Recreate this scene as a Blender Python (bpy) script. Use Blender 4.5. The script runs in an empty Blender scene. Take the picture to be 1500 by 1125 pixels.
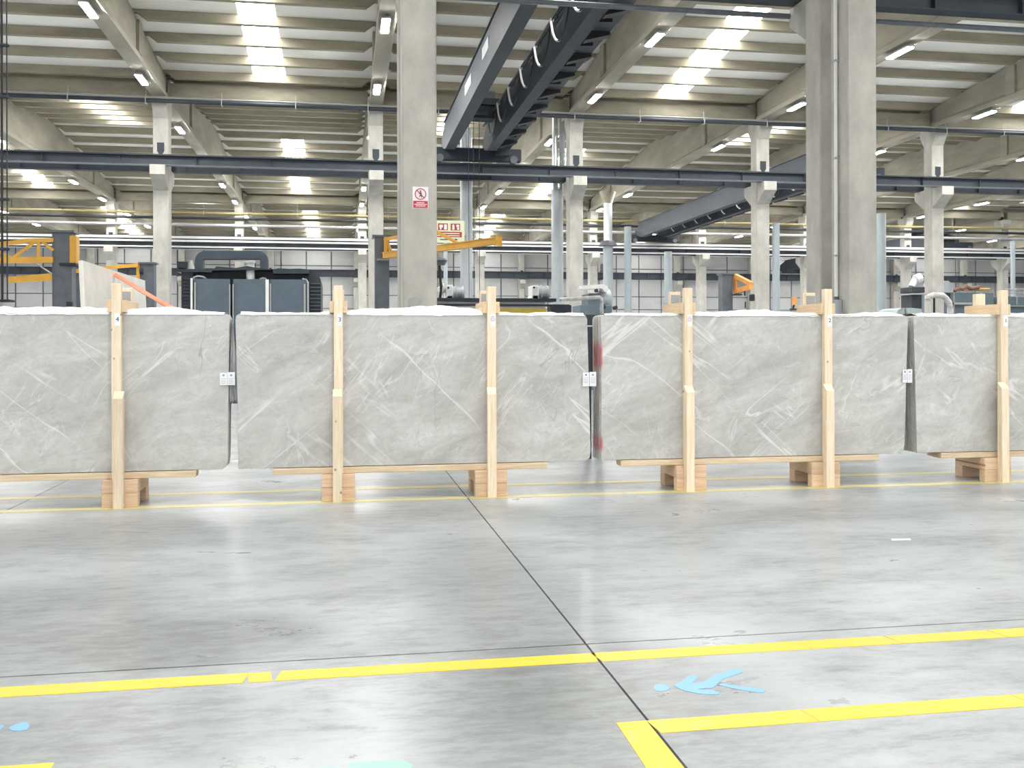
import bpy, bmesh, math, random
from mathutils import Vector, Matrix, noise
random.seed(7)
S = bpy.context.scene
COL = S.collection
# ------------------------------------------------------------------ camera, sky, exposure
F = 1430.0                              # focal length in pixels of the 1500 px wide frame
TH = math.atan(247 / F)                 # the camera looks 9.8 degrees to the right of the hall's long axis
EYE = 1.6
cam = bpy.data.cameras.new('camera'); camo = bpy.data.objects.new('camera', cam); COL.objects.link(camo)
cam.sensor_width = 36; cam.lens = F / 1500 * 36; cam.shift_y = -0.039; cam.clip_end = 400
camo.matrix_world = Matrix.Translation((0, 0, EYE)) @ Matrix.Rotation(-TH, 4, 'Z') @ Matrix.Rotation(math.pi / 2, 4, 'X') @ Matrix.Rotation(math.radians(-.15), 4, 'Z')
S.camera = camo
w = bpy.data.worlds.new('sky'); S.world = w; w.use_nodes = True
w.node_tree.nodes['Background'].inputs[0].default_value = (.93, .97, 1, 1)
SKY = 1.5
w.node_tree.nodes['Background'].inputs[1].default_value = SKY
SKYLIGHT = 24.0
LED = 430.0
S.view_settings.view_transform = 'Standard'; S.view_settings.look = 'None'; S.view_settings.gamma = 1
S.view_settings.use_curve_mapping = False; S.view_settings.exposure = -0.22

def at(u, v, Y):
    """hall coordinates of what is seen at (u, v) of the photograph when it stands Y metres down the hall"""
    a = (u - 750) / F; s, c = math.sin(TH), math.cos(TH)
    t = Y / (c - a * s)
    return Vector((t * (s + a * c), Y, EYE + t * (504 - v) / F))
def floor_at(u, v):
    a = (u - 750) / F; s, c = math.sin(TH), math.cos(TH); t = EYE * F / (v - 504)
    return Vector((t * (s + a * c), t * (c - a * s)))

# ------------------------------------------------------------------ materials
def mat(name, col, rough=.6, metal=0.0, var=.12, scale=3.0, stretch=(1, 1, 1), bump=0.0, spec=.5, col2=None, rnd=0.0, emit=0):
    m = bpy.data.materials.new(name); m.use_nodes = True; nt = m.node_tree; N = nt.nodes; L = nt.links
    b = N['Principled BSDF']
    b.inputs['Roughness'].default_value = rough; b.inputs['Metallic'].default_value = metal
    b.inputs['Specular IOR Level'].default_value = spec
    tc = N.new('ShaderNodeTexCoord'); oi = N.new('ShaderNodeObjectInfo')
    mp = N.new('ShaderNodeMapping'); mp.inputs['Scale'].default_value = stretch
    ad = N.new('ShaderNodeVectorMath'); ad.operation = 'ADD'
    mu = N.new('ShaderNodeMath'); mu.operation = 'MULTIPLY'; mu.inputs[1].default_value = 41.0
    L.new(oi.outputs['Random'], mu.inputs[0]); L.new(tc.outputs['Object'], ad.inputs[0]); L.new(mu.outputs[0], ad.inputs[1])
    L.new(ad.outputs[0], mp.inputs[0])
    no = N.new('ShaderNodeTexNoise'); no.inputs['Scale'].default_value = scale; no.inputs['Detail'].default_value = 7; no.inputs['Roughness'].default_value = .62
    L.new(mp.outputs[0], no.inputs['Vector'])
    cr = N.new('ShaderNodeValToRGB')
    c = Vector(col); c2 = Vector(col2) if col2 else c * (1 - 2 * var)
    cr.color_ramp.elements[0].position = .3; cr.color_ramp.elements[1].position = .7
    cr.color_ramp.elements[0].color = (*c2, 1)
    cr.color_ramp.elements[1].color = (*(c * (1 + .5 * var)), 1)
    L.new(no.outputs[0], cr.inputs[0]); out = cr.outputs[0]
    if rnd:
        hs = N.new('ShaderNodeHueSaturation'); mr = N.new('ShaderNodeMapRange')
        mr.inputs[3].default_value = 1 - rnd; mr.inputs[4].default_value = 1 + rnd * .6
        L.new(oi.outputs['Random'], mr.inputs[0]); L.new(mr.outputs[0], hs.inputs['Value']); L.new(out, hs.inputs['Color']); out = hs.outputs[0]
    L.new(out, b.inputs['Base Color'])
    if bump:
        bp = N.new('ShaderNodeBump'); bp.inputs['Strength'].default_value = bump; bp.inputs['Distance'].default_value = .01
        L.new(no.outputs[0], bp.inputs['Height']); L.new(bp.outputs[0], b.inputs['Normal'])
    if emit:
        b.inputs['Emission Color'].default_value = (1, 1, .98, 1); b.inputs['Emission Strength'].default_value = emit
    return m

class NT:
    """tiny node helper"""
    def __init__(s, name):
        s.m = bpy.data.materials.new(name); s.m.use_nodes = True; s.N = s.m.node_tree.nodes; s.L = s.m.node_tree.links
        s.b = s.N['Principled BSDF']; s.tc = s.N.new('ShaderNodeTexCoord'); s.oi = s.N.new('ShaderNodeObjectInfo')
    def math(s, op, a, b=None, clamp=False):
        n = s.N.new('ShaderNodeMath'); n.operation = op; n.use_clamp = clamp
        for i, x in enumerate((a, b)):
            if x is None: continue
            if isinstance(x, (int, float)): n.inputs[i].default_value = x
            else: s.L.new(x, n.inputs[i])
        return n.outputs[0]
    def noise(s, vec, scale, detail=6, rough=.6, dist=0):
        n = s.N.new('ShaderNodeTexNoise'); n.inputs['Scale'].default_value = scale; n.inputs['Detail'].default_value = detail
        n.inputs['Roughness'].default_value = rough; n.inputs['Distortion'].default_value = dist; s.L.new(vec, n.inputs['Vector']); return n.outputs[0]
    def map(s, vec, scale=(1, 1, 1), rot=(0, 0, 0), loc=(0, 0, 0)):
        n = s.N.new('ShaderNodeMapping'); n.inputs['Scale'].default_value = scale; n.inputs['Rotation'].default_value = rot; n.inputs['Location'].default_value = loc
        s.L.new(vec, n.inputs[0]); return n.outputs[0]
    def rng(s, x, a, b, c=0, d=1):
        n = s.N.new('ShaderNodeMapRange'); n.clamp = True
        for i, q in enumerate((a, b, c, d)): n.inputs[i + 1].default_value = q
        s.L.new(x, n.inputs[0]); return n.outputs[0]
    def mix(s, f, a, b):
        n = s.N.new('ShaderNodeMix'); n.data_type = 'RGBA'
        if isinstance(f, (int, float)): n.inputs[0].default_value = f
        else: s.L.new(f, n.inputs[0])
        for i, x in ((6, a), (7, b)):
            if isinstance(x, tuple): n.inputs[i].default_value = (*x, 1)
            else: s.L.new(x, n.inputs[i])
        return n.outputs[2]
    def xyz(s, vec):
        n = s.N.new('ShaderNodeSeparateXYZ'); s.L.new(vec, n.inputs[0]); return n.outputs
    def shift(s, vec, k):
        n = s.N.new('ShaderNodeVectorMath'); n.operation = 'ADD'; s.L.new(vec, n.inputs[0]); s.L.new(s.math('MULTIPLY', s.oi.outputs['Random'], k), n.inputs[1]); return n.outputs[0]
    def bump(s, h, strength, dist=.01):
        n = s.N.new('ShaderNodeBump'); n.inputs['Strength'].default_value = strength; n.inputs['Distance'].default_value = dist
        s.L.new(h, n.inputs['Height']); s.L.new(n.outputs[0], s.b.inputs['Normal'])

def floor_material():
    t = NT('polished concrete'); o = t.tc.outputs['Object']
    big = t.noise(o, .35, 5, .6, .6); mid = t.noise(t.map(o, (.8, 1.5, 1)), 1.0, 9, .70, .25)
    fine = t.noise(t.map(o, (.55, 1.5, 1)), 8, 8, .75, 0)
    c = t.mix(t.rng(big, .3, .7), (.335, .355, .368), (.415, .435, .447))
    c = t.mix(t.math('MULTIPLY', t.rng(mid, .43, .62), .5), c, (.20, .208, .21))
    x, y, z = t.xyz(o)
    wob = t.math('MULTIPLY', t.math('SUBTRACT', mid, .5), 5.0)
    # worn, darker areas of the floor: beside the long joint, on the pale walkway and at the left
    for (cx, cy, rx, ry, k) in ((1.05, 4.2, .75, .8, .5), (.95, 6.0, .5, 1.9, .35), (-.95, 5.5, .75, .55, .55), (-1.9, 6.0, .8, .9, .42), (3.9, 8.6, 2.2, .5, .22), (-2.6, 8.6, 1.6, .6, .3), (-1.0, 4.3, .7, .5, .4), (.1, 9.3, 3, .35, .15)):
        d = t.math('ADD', t.math('POWER', t.math('DIVIDE', t.math('SUBTRACT', x, cx), rx), 2), t.math('POWER', t.math('DIVIDE', t.math('SUBTRACT', y, cy), ry), 2))
        d = t.math('ADD', d, wob)
        c = t.mix(t.math('MULTIPLY', t.rng(d, 1.7, .1), k * 1.5), c, t.mix(t.rng(fine, .4, .6), (.19, .197, .197), (.10, .103, .10)))
    c = t.mix(t.math('MULTIPLY', t.math('MULTIPLY', t.rng(fine, .46, .62), t.rng(mid, .40, .56)), .5), c, (.13, .133, .135))
    t.L.new(c, t.b.inputs['Base Color'])
    t.L.new(t.rng(mid, .25, .8, .25, .38), t.b.inputs['Roughness']); t.b.inputs['Specular IOR Level'].default_value = .36
    t.bump(t.noise(o, 2.2, 3), .05, .02)
    return t.m

def marble_material(name, red=False):
    t = NT(name); o0 = t.tc.outputs['Object']; o = t.shift(o0, 23.0)
    tilt = lambda ang, st: t.map(t.map(o, (1, 1, 1), (0, ang, 0)), st)
    cloud = t.noise(tilt(.45, (.8, 1, 1.9)), 1.3, 10, .70, 1.0)
    band = t.noise(tilt(.15, (.5, 1, 2.6)), 2.6, 9, .72, .6)
    speck = t.noise(o, 13, 8, .78)
    c = t.mix(t.rng(cloud, .32, .68), (.395, .387, .366), (.60, .592, .57))
    c = t.mix(t.math('MULTIPLY', t.rng(band, .50, .74), .38), c, (.33, .322, .302))
    c = t.mix(t.math('MULTIPLY', t.rng(band, .46, .28), .5), c, (.68, .672, .655))
    c = t.mix(t.math('MULTIPLY', t.rng(speck, .47, .7), .42), c, (.33, .32, .30))
    def vein(scale, ang, st, wd, dist, col, k, lo=.45):
        r = t.noise(tilt(ang, st), scale, 4, .5, dist)
        line = t.rng(t.math('ABSOLUTE', t.math('SUBTRACT', r, .5)), wd, wd * .15)
        gate = t.rng(t.noise(o, scale * .8, 4, .6), lo, lo + .1)
        return t.math('MULTIPLY', t.math('MULTIPLY', line, gate), k), col
    for a in ((.75, .68, (.2, 1, 1.7), .008, .45, (.76, .755, .74), .62, .49), (.9, -.66, (.2, 1, 1.7), .008, .45, (.77, .765, .75), .62, .49),
              (1.7, .95, (.3, 1, 1.5), .009, .7, (.73, .725, .71), .45, .49), (2.0, -1.05, (.3, 1, 1.5), .008, .7, (.73, .725, .71), .45, .5), (4.5, .5, (.5, 1, 1.4), .03, 1.2, (.70, .695, .68), .3, .5),
              (1.0, 1.3, (.4, 1, 1.4), .005, 1.0, (.24, .22, .19), .55, .54), (1.6, -.25, (.4, 1, 1.5), .004, 1.1, (.27, .255, .23), .5, .52), (5, -.8, (.5, 1, 1.4), .012, 1.4, (.28, .265, .24), .3, .53)):
        f, col = vein(*a); c = t.mix(f, c, col)
    if red:                                   # red marking paint on the left edge of the slabs
        x, y, z = t.xyz(o0)
        n = t.noise(t.map(o, (1, 3, .5)), 6, 5)
        m = t.math('MAXIMUM', t.math('MULTIPLY', t.rng(z, .95, 1.02), t.rng(z, 1.32, 1.2)), t.math('MULTIPLY', t.rng(z, .08, .14), t.rng(z, .30, .22)))
        m = t.math('MULTIPLY', t.math('MULTIPLY', m, t.rng(x, -1.775, -1.79)), t.rng(n, .38, .52))
        c = t.mix(t.math('MULTIPLY', m, .8), c, (.50, .08, .10))
    t.L.new(c, t.b.inputs['Base Color']); t.b.inputs['Roughness'].default_value = .32
    return t.m

def wood_material(name, c1, c2, axis):
    t = NT(name); o = t.shift(t.tc.outputs['Object'], 17.0)
    st = {'z': (9, 9, .6), 'x': (.6, 9, 9), 'y': (9, .6, 9)}[axis]
    g = t.noise(t.map(o, st), 5, 6, .6, .6)
    c = t.mix(t.rng(g, .3, .7), c1, c2)
    k = t.N.new('ShaderNodeTexVoronoi'); k.inputs['Scale'].default_value = 4.2
    ks = {'z': (1.3, 0, 1), 'x': (1, 0, 1.3), 'y': (0, 1, 1.3)}[axis]
    t.L.new(t.map(o, ks), k.inputs['Vector'])
    c = t.mix(t.math('MULTIPLY', t.rng(k.outputs['Distance'], .075, .04), .8), c, (.26, .13, .06))
    hs = t.N.new('ShaderNodeHueSaturation'); t.L.new(c, hs.inputs['Color']); t.L.new(t.rng(t.oi.outputs['Random'], 0, 1, .86, 1.06), hs.inputs['Value'])
    t.L.new(hs.outputs[0], t.b.inputs['Base Color']); t.b.inputs['Roughness'].default_value = .62
    t.bump(g, .15, .003)
    return t.m

def paint_material(name, col, wear=.25):
    t = NT(name); o = t.tc.outputs['Object']
    n = t.noise(t.map(o, (1.2, .6, 1)), 7, 8, .72, .5); g = t.noise(o, 1.1, 3)
    m = t.math('MULTIPLY', t.rng(n, .56, .70), t.rng(g, .42, .6))
    c = t.mix(t.math('MULTIPLY', m, wear * 2), col, (.36, .36, .34))
    t.L.new(c, t.b.inputs['Base Color']); t.b.inputs['Roughness'].default_value = .38
    return t.m

M = dict(
    floor=floor_material(), joint=mat('joint filler', (.10, .10, .10), .8),
    marble=marble_material('grey marble'), marble_red=marble_material('grey marble with red edge paint', True),
    pine=wood_material('pine upright', (.70, .55, .37), (.86, .74, .56), 'z'), pine_x=wood_material('pine runner', (.62, .46, .29), (.82, .68, .49), 'x'),
    pine_y=wood_material('pine crosspiece', (.66, .47, .28), (.82, .64, .43), 'y'), pine_dark=wood_material('orange pine block', (.62, .41, .26), (.80, .60, .42), 'x'),
    concrete=mat('column concrete', (.47, .455, .41), .75, var=.14, scale=2.2, stretch=(1, 1, .6), bump=.25, rnd=.05),
    concrete_old=mat('roof concrete', (.30, .275, .21), .85, var=.16, scale=1.6, stretch=(.5, 1, 1.5), bump=.2, rnd=.06),
    girder=mat('girder concrete', (.38, .352, .285), .85, var=.14, scale=1.5, stretch=(1, .3, 1), bump=.2, rnd=.04),
    rib=mat('rib concrete', (.33, .30, .225), .9, var=.16, scale=1.4, stretch=(.35, 1, 1.4), bump=.15, rnd=.08),
    panel=mat('white roof panel', (.90, .89, .84), .7, var=.03, scale=.8, stretch=(.4, 1, 1), rnd=.03),
    skylight=mat('daylit roof glazing', (.9, .9, .9), .4, emit=SKYLIGHT, var=.02),
    led=mat('led diffuser', (.9, .9, .9), .4, emit=LED, var=.02),
    steel=mat('slate painted steel', (.047, .056, .069), .6, var=.10, scale=2, spec=.25, rnd=.04), steel_dark=mat('dark painted steel', (.035, .042, .053), .55, var=.1, spec=.3, scale=2),
    steel_light=mat('pale grey steel', (.36, .36, .355), .45, var=.06), steel_jib=mat('grey jib column paint', (.125, .14, .16), .42, var=.14, scale=4),
    busbar=mat('grey white busbar', (.50, .50, .49), .6, var=.05), galv=mat('galvanised sheet', (.45, .48, .50), .42, metal=.35, var=.10, scale=4, stretch=(1, 1, .2)), chrome=mat('bright pipe', (.58, .60, .61), .32, metal=.6, var=.05),
    yellow=mat('crane yellow', (.80, .42, .045), .42, var=.08), gas=mat('yellow pipe paint', (.30, .25, .11), .5, var=.06), ochre=mat('yellow machine paint', (.55, .40, .04), .5, var=.08),
    orange=mat('orange strap', (.86, .22, .10), .6, var=.08, scale=20), orange_arm=mat('orange jib paint', (.80, .36, .10), .5, var=.1),
    black=mat('black rubber', (.012, .012, .013), .6, var=.1), wall=mat('white wall panel', (.47, .47, .468), .7, var=.05, scale=.8, rnd=.03),
    wall_joint=mat('wall joint', (.16, .17, .19), .8), white=mat('white paint', (.78, .78, .77), .5, var=.04), dusty=mat('dusty white pipe', (.62, .62, .60), .7, var=.15, scale=9),
    machine=mat('machine slate panel', (.085, .115, .145), .55, var=.08, scale=2), machine_dark=mat('machine dark body', (.028, .038, .048), .5, var=.2, scale=3, rnd=.1),
    cabinet=mat('blue grey cabinet', (.13, .17, .20), .5, var=.1), teal=mat('pale teal cover', (.45, .53, .52), .5, var=.06), eboxgrey=mat('pale blue box', (.33, .37, .39), .5, var=.04),
    cream_slab=mat('cream stone', (.86, .83, .76), .4, var=.06, scale=3, bump=.05), film=mat('white plastic sheet', (.93, .94, .95), .25, var=.04, scale=6),
    film_grey=mat('grey plastic film', (.42, .43, .43), .28, var=.35, scale=7, stretch=(3, 1, .5)), paper=mat('white paper', (.80, .81, .82), .6, var=.02), pad=mat('grey felt pad', (.33, .33, .34), .9, var=.06, scale=30),
    ink=mat('black ink', (.02, .022, .03), .6), ink_grey=mat('grey print', (.32, .33, .34), .6), red=mat('sign red', (.55, .03, .065), .5, var=.03), pink=mat('red print', (.62, .16, .26), .6), brick_red=mat('fire sign red', (.36, .045, .03), .5, var=.03),
    glow_sign=mat('pale green sign board', (.66, .70, .50), .5, var=.03), paint_yellow=paint_material('yellow floor paint', (.74, .49, .03)), paint_faded=paint_material('faded yellow floor paint', (.56, .50, .19), .5), paint_blue=paint_material('blue floor paint', (.17, .38, .64)),
    paint_green=paint_material('green floor paint', (.28, .62, .43), .4), purple=mat('purple print', (.55, .25, .45), .6))

# ------------------------------------------------------------------ mesh helpers
class MB:
    """collects shapes given in hall coordinates"""
    def __init__(s): s.bm = bmesh.new()
    def box(s, x0, x1, y0, y1, z0, z1, bevel=0):
        b = bmesh.new(); bmesh.ops.create_cube(b, size=1)
        for v in b.verts: v.co = Vector(((x0 + x1) / 2 + v.co.x * (x1 - x0), (y0 + y1) / 2 + v.co.y * (y1 - y0), (z0 + z1) / 2 + v.co.z * (z1 - z0)))
        if bevel: bmesh.ops.bevel(b, geom=b.edges[:], offset=bevel, segments=1, affect='EDGES')
        return s.join(b)
    def bar(s, p, q, w, h, up=(0, 0, 1)):
        """a box from p to q, w wide and h high"""
        p, q = Vector(p), Vector(q); d = (q - p); L = d.length; d.normalize(); r = d.cross(Vector(up))
        if r.length < 1e-4: r = Vector((1, 0, 0))
        r.normalize(); n = r.cross(d)
        b = bmesh.new(); bmesh.ops.create_cube(b, size=1)
        for v in b.verts: v.co = p + d * (L * (v.co.y + .5)) + r * (v.co.x * w) + n * (v.co.z * h)
        return s.join(b)
    def rod(s, p, q, r, n=10, r2=None):
        p, q = Vector(p), Vector(q); d = q - p
        b = bmesh.new(); bmesh.ops.create_cone(b, cap_ends=True, segments=n, radius1=r, radius2=r if r2 is None else r2, depth=d.length)
        m = d.to_track_quat('Z', 'Y').to_matrix().to_4x4(); m.translation = (p + q) / 2
        bmesh.ops.transform(b, matrix=m, verts=b.verts); return s.join(b)
    def tube(s, pts, r, n=8):
        pts = [Vector(p) for p in pts]; rings = []
        b = s.bm; up = Vector((0, 0, 1))
        for i, p in enumerate(pts):
            d = (pts[min(i + 1, len(pts) - 1)] - pts[max(i - 1, 0)]).normalized()
            x = d.cross(up); x = x if x.length > .05 else d.cross(Vector((0, 1, 0))); x.normalize(); y = x.cross(d)
            rings.append([b.verts.new(p + x * (r * math.cos(2 * math.pi * k / n)) + y * (r * math.sin(2 * math.pi * k / n))) for k in range(n)])
        for A, B in zip(rings, rings[1:]):
            for k in range(n): b.faces.new((A[k], A[(k + 1) % n], B[(k + 1) % n], B[k]))
        b.faces.new(rings[0][::-1]); b.faces.new(rings[-1]); return s
    def prism(s, poly, vec):
        """closed polygon (3-D points) pushed along vec"""
        vec = Vector(vec); b = bmesh.new()
        A = [b.verts.new(Vector(p)) for p in poly]; B = [b.verts.new(Vector(p) + vec) for p in poly]; n = len(A)
        b.faces.new(A[::-1]); b.faces.new(B)
        for i in range(n): b.faces.new((A[i], A[(i + 1) % n], B[(i + 1) % n], B[i]))
        bmesh.ops.recalc_face_normals(b, faces=b.faces[:]); return s.join(b)
    def join(s, b):
        me = bpy.data.meshes.new('t'); b.to_mesh(me); b.free(); s.bm.from_mesh(me); bpy.data.meshes.remove(me); return s
    def mesh(s, name, m, origin=(0, 0, 0), smooth=False):
        if any(origin): bmesh.ops.translate(s.bm, verts=s.bm.verts, vec=-Vector(origin))
        me = bpy.data.meshes.new(name); s.bm.to_mesh(me); s.bm.free(); me.materials.append(m)
        if smooth:
            me.polygons.foreach_set('use_smooth', [True] * len(me.polygons))
            try: me.set_sharp_from_angle(angle=.7)
            except Exception: pass
        return me

def link(name, me, parent=None, loc=(0, 0, 0)):
    o = bpy.data.objects.new(name, me); COL.objects.link(o); o.location = loc
    if parent: o.parent = parent
    return o
def tag(o, label, cat, group=None):
    o['label'] = label; o['category'] = cat
    if group: o['group'] = group
    return o
def thing(name, label, cat, loc=(0, 0, 0), group=None):
    o = link(name, None, None, loc); o.empty_display_size = .1; return tag(o, label, cat, group)
def root(o):
    while o.parent: o = o.parent
    return o
def part(name, mb, m, parent, smooth=False, label=None):
    o = link(name, mb.mesh(name, m, root(parent).location, smooth), parent)
    if label: o['label'] = label
    return o
def single(name, mb, m, label, cat, loc=(0, 0, 0), group=None, smooth=False):
    return tag(link(name, mb.mesh(name, m, loc, smooth), None, loc), label, cat, group)
def struct(name, mb=None, m=None, parent=None, loc=(0, 0, 0)):
    o = link(name, mb.mesh(name, m, loc) if mb else None, parent, loc)
    if not parent: o['kind'] = 'structure'
    return o
def glyphs(text, size, m, name='lettering'):
    cu = bpy.data.curves.new(name, 'FONT'); cu.body = text; cu.size = size; cu.extrude = .001; cu.align_x = 'CENTER'; cu.align_y = 'CENTER'; cu.resolution_u = 3
    o = bpy.data.objects.new(name, cu); COL.objects.link(o)
    dg = bpy.context.evaluated_depsgraph_get(); dg.update()
    me = bpy.data.meshes.new_from_object(o.evaluated_get(dg)); bpy.data.objects.remove(o); bpy.data.curves.remove(cu)
    me.transform(Matrix.Rotation(math.pi / 2, 4, 'X')); me.materials.clear(); me.materials.append(m); return me

# ------------------------------------------------------------------ the hall: floor, walls
SP = 8.035                                                  # column spacing across the hall
XC = {j: 1.27 + SP * j for j in range(-4, 10)}              # column lines
X0, X1, Y0, Y1 = -38.9, 77.6, -14.0, 95.5
fl = struct('floor', MB().box(X0, X1, Y0, Y1, -.3, -.02), M['joint'])
xs = [X0, -30, -21.2, -12.2, -3.22, 1.27, 10.3, 19.3, 28.4, 37.4, 46.4, 55.5, 66, X1]; ys = [Y0, -4, 5.06, 14.1, 23.2, 32, 41, 50, 59, 68, 77, 86, Y1]
for a, b in zip(xs, xs[1:]):
    for c, d in zip(ys, ys[1:]):
        part('floor_slab', MB().box(a + .006, b - .006, c + .007, d - .007, -.05, 0), M['floor'], fl)
wb = struct('wall_back', MB().box(X0, X1, Y1, Y1 + .3, 0, 12.6), M['wall_joint'])
zs = [.05, 2.6, 5.1, 6.4, 9.2, 12.5]; pans = [MB().box(-1.12, 1.12, 0, .08, 0, b - a - .09).mesh('wall_panel', M['wall']) for a, b in zip(zs, zs[1:])]
x = X0 + 1.2
while x < X1 - 1:
    for k in range(5): link('wall_panel', pans[k], wb, (x, Y1 - .1, zs[k]))
    x += 2.36
for nm, xa, xb in (('wall_left', X0 - .3, X0), ('wall_right', X1, X1 + .3)):
    struct(nm, MB().box(xa, xb, Y0, Y1, 0, 13), M['wall'])

# ------------------------------------------------------------------ roof
EAVE, SLOPE, RIB, PITCH = 11.86, .09, .33, 1.77             # panel height at the eaves, roof pitch, rib depth, rib spacing
bays = [(-14.0, 16.6), (18.05, 38.75), (38.95, 66.85), (67.05, 95.4)]
Jr = [range(-2, 4), range(-3, 5), range(-4, 6), range(-4, 9)]
half = SP / 2
def rib_mesh():
    e = half - .26; z = -RIB
    prof = [(-half, -.02), (-half, -.11), (-e, -.11), (-e + .28, z), (e - .28, z), (e, -.11), (half, -.11), (half, -.02)]
    return MB().prism([(a, 0, b) for a, b in prof], (0, .22, 0)).mesh('roof_rib', M['rib'])
RIBM = rib_mesh()
def panel_mesh(xa, xb, name, m, dy=PITCH, up=1):
    r = SLOPE * dy * up
    return MB().prism([(xa, 0, 0), (xa, dy, r), (xa, dy, r + .06), (xa, 0, .06)], (xb - xa, 0, 0)).mesh(name, m)
PM = {}
for up in (1, -1):
    PM['full', up] = panel_mesh(-half, half, 'roof_panel', M['panel'], up=up)
    PM['l', up] = panel_mesh(-half, -.6, 'roof_panel', M['panel'], up=up); PM['r', up] = panel_mesh(.6, half, 'roof_panel', M['panel'], up=up)
    PM['sky', up] = panel_mesh(-.6, .6, 'skylight', M['skylight'], up=up)
for bi, (ya, yb) in enumerate(bays):
    ce = struct('ceiling'); ce.location = (0, ya, EAVE)
    mid = (ya + yb) / 2; n = int((mid - ya - .55) / PITCH) + 1
    for j in Jr[bi]:
        xm = XC[j] + half
        for sgn in (1, -1):
            sky = (j % 2 == 0) == (sgn == 1) and (bi > 0 or j in (-1, 0, 1, 2))  # front bay skylights lie out of view, added as light for the foreground
            for k in range(n + 1):
                if sgn == 1: yr = ya + .33 + k * PITCH; yp = yr - PITCH + .11; zz = EAVE + SLOPE * (yp - ya); zr = EAVE + SLOPE * (yr - ya)
                else: yr = yb - .55 - k * PITCH; yp = yr + .11; zz = EAVE + SLOPE * (yb - yp); zr = EAVE + SLOPE * (yb - yr)
                L = lambda me: link(me.name, me, ce, (xm, yp - ya, zz - EAVE))
                if k == 0: pass
                elif sky and k < n: L(PM['l', sgn]); L(PM['sky', sgn]); L(PM['r', sgn])
                else: L(PM['full', sgn])
                if (sgn == 1 and yr < mid) or (sgn == -1 and yr > mid): link('roof_rib', RIBM, ce, (xm, yr - ya, zr - EAVE + .01))
# eaves: beams across the hall over each row, with a closing slab
for i, (ya, yb, j0, j1) in enumerate(((15.9, 18.6, -3, 5), (38.15, 39.5, -4, 6), (66.25, 67.6, -4, 9), (94.7, 95.5, -4, 9))):
    tr = struct('trim_%d' % (i + 1), MB().box(XC[j0], XC[j1] + SP * (j1 < 9), ya, yb, EAVE + .1, EAVE + .3), M['concrete_old'])
    for j in range(j0, j1):
        for y in (ya + .42, yb - .42 - .22):
            part('eave_beam', MB().box(XC[j] + .29, XC[j + 1] - .29, y, y + .22, 11.0, EAVE - RIB - .03), M['concrete_old'], tr)

# girders down the hall, tapered to the ridge
ORD = ['first', 'second', 'third', 'fourth', 'fifth', 'sixth', 'seventh', 'eighth', 'ninth', 'tenth', 'eleventh', 'twelfth', 'thirteenth', 'fourteenth']
BAYN = ['over the front aisle, out of view', 'over the front crane bay', 'over the middle crane bay', 'over the far bay']
for bi, (ya, yb) in enumerate(bays):
    if bi == 0: ya = -13.9
    js = list(Jr[bi])
    for q, j in enumerate(js):
        x = XC[j]; mid = (ya + yb) / 2; t0 = EAVE - .11
        prof = [(ya, 10.92), (yb, 10.92), (yb, t0), (mid, t0 + SLOPE * (yb - mid)), (ya, t0)]
        g = thing('roof_girder', 'tapered concrete roof girder %s, %s of %d from the left' % (BAYN[bi], ORD[q], len(js)), 'girder', (x, ya, 10.92), 'roof girders')
        part('web', MB().prism([(x - .17, a, b) for a, b in prof], (.34, 0, 0)), M['girder'], g)
        fb = MB().prism([(x - .26, ya, 10.9), (x + .26, ya, 10.9), (x + .26, ya, 11.08), (x + .16, ya, 11.2), (x - .16, ya, 11.2), (x - .26, ya, 11.08)], (0, yb - ya, 0))
        part('bottom_flange', fb, M['girder'], g)
        for y in (ya + 5.5, yb - 5.5):
            part('stiffener', MB().box(x - .27, x + .27, y, y + .5, 11.1, t0 + SLOPE * 4.6), M['girder'], g)

# ------------------------------------------------------------------ columns
def corbel(mb, x, wd, y, dy, zt, h1, h2):
    """bracket that reaches dy from face y, top at zt"""
    mb.prism([(x - wd / 2, y, zt), (x - wd / 2, y + dy, zt), (x - wd / 2, y + dy, zt - h1), (x - wd / 2, y, zt - h2)], (wd, 0, 0))
def column(x, y, d, label, wd=.575, corb=(), heads=True, zr=8.28, top=10.9):
    c = thing('concrete_column', label, 'column', (x, y, 0), 'concrete columns')
    part('shaft', MB().box(x - wd / 2, x + wd / 2, y, y + d, 0, top, .025), M['concrete'], c)
    for s in corb:
        mb = MB(); corbel(mb, x, wd - .03, y if s < 0 else y + d, s * .72, zr, .36, .85); part('corbel', mb, M['concrete'], c)
        b = MB(); yy = y - .012 if s < 0 else y + d
        b.prism([(x - .13, yy, zr + .95), (x + .13, yy, zr + .95), (x + .13, yy, zr + .62), (x, yy, zr + .42), (x - .13, yy, zr + .62)], (0, .012, 0))
        part('rail_tie_plate', b, M['steel'], c)
    if heads:
        mb = MB()
        for s in (-1, 1): corbel(mb, x, wd - .04, y if s < 0 else y + d, s * .3, top, .3, .75)
        part('head_bracket', mb, M['concrete'], c)
    return c
colA = column(XC[0], 16.4, .62, 'big near concrete column with the white and red prohibition sign', heads=False)
column(XC[0], 17.43, .61, 'rear twin of the near column that carries the prohibition sign', corb=(1,), heads=False, zr=8.44)
colR = column(XC[1], 16.4, .62, 'big near concrete column with a white conduit and pale blue box', heads=False)
column(XC[1], 17.43, .61, 'rear twin behind the near column with the pale blue box', corb=(1,), heads=False, zr=8.44)
names2 = {-3: 'first', -2: 'second', -1: 'third', 0: 'fourth', 1: 'fifth', 2: 'sixth', 3: 'seventh', 4: 'eighth'}
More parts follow.
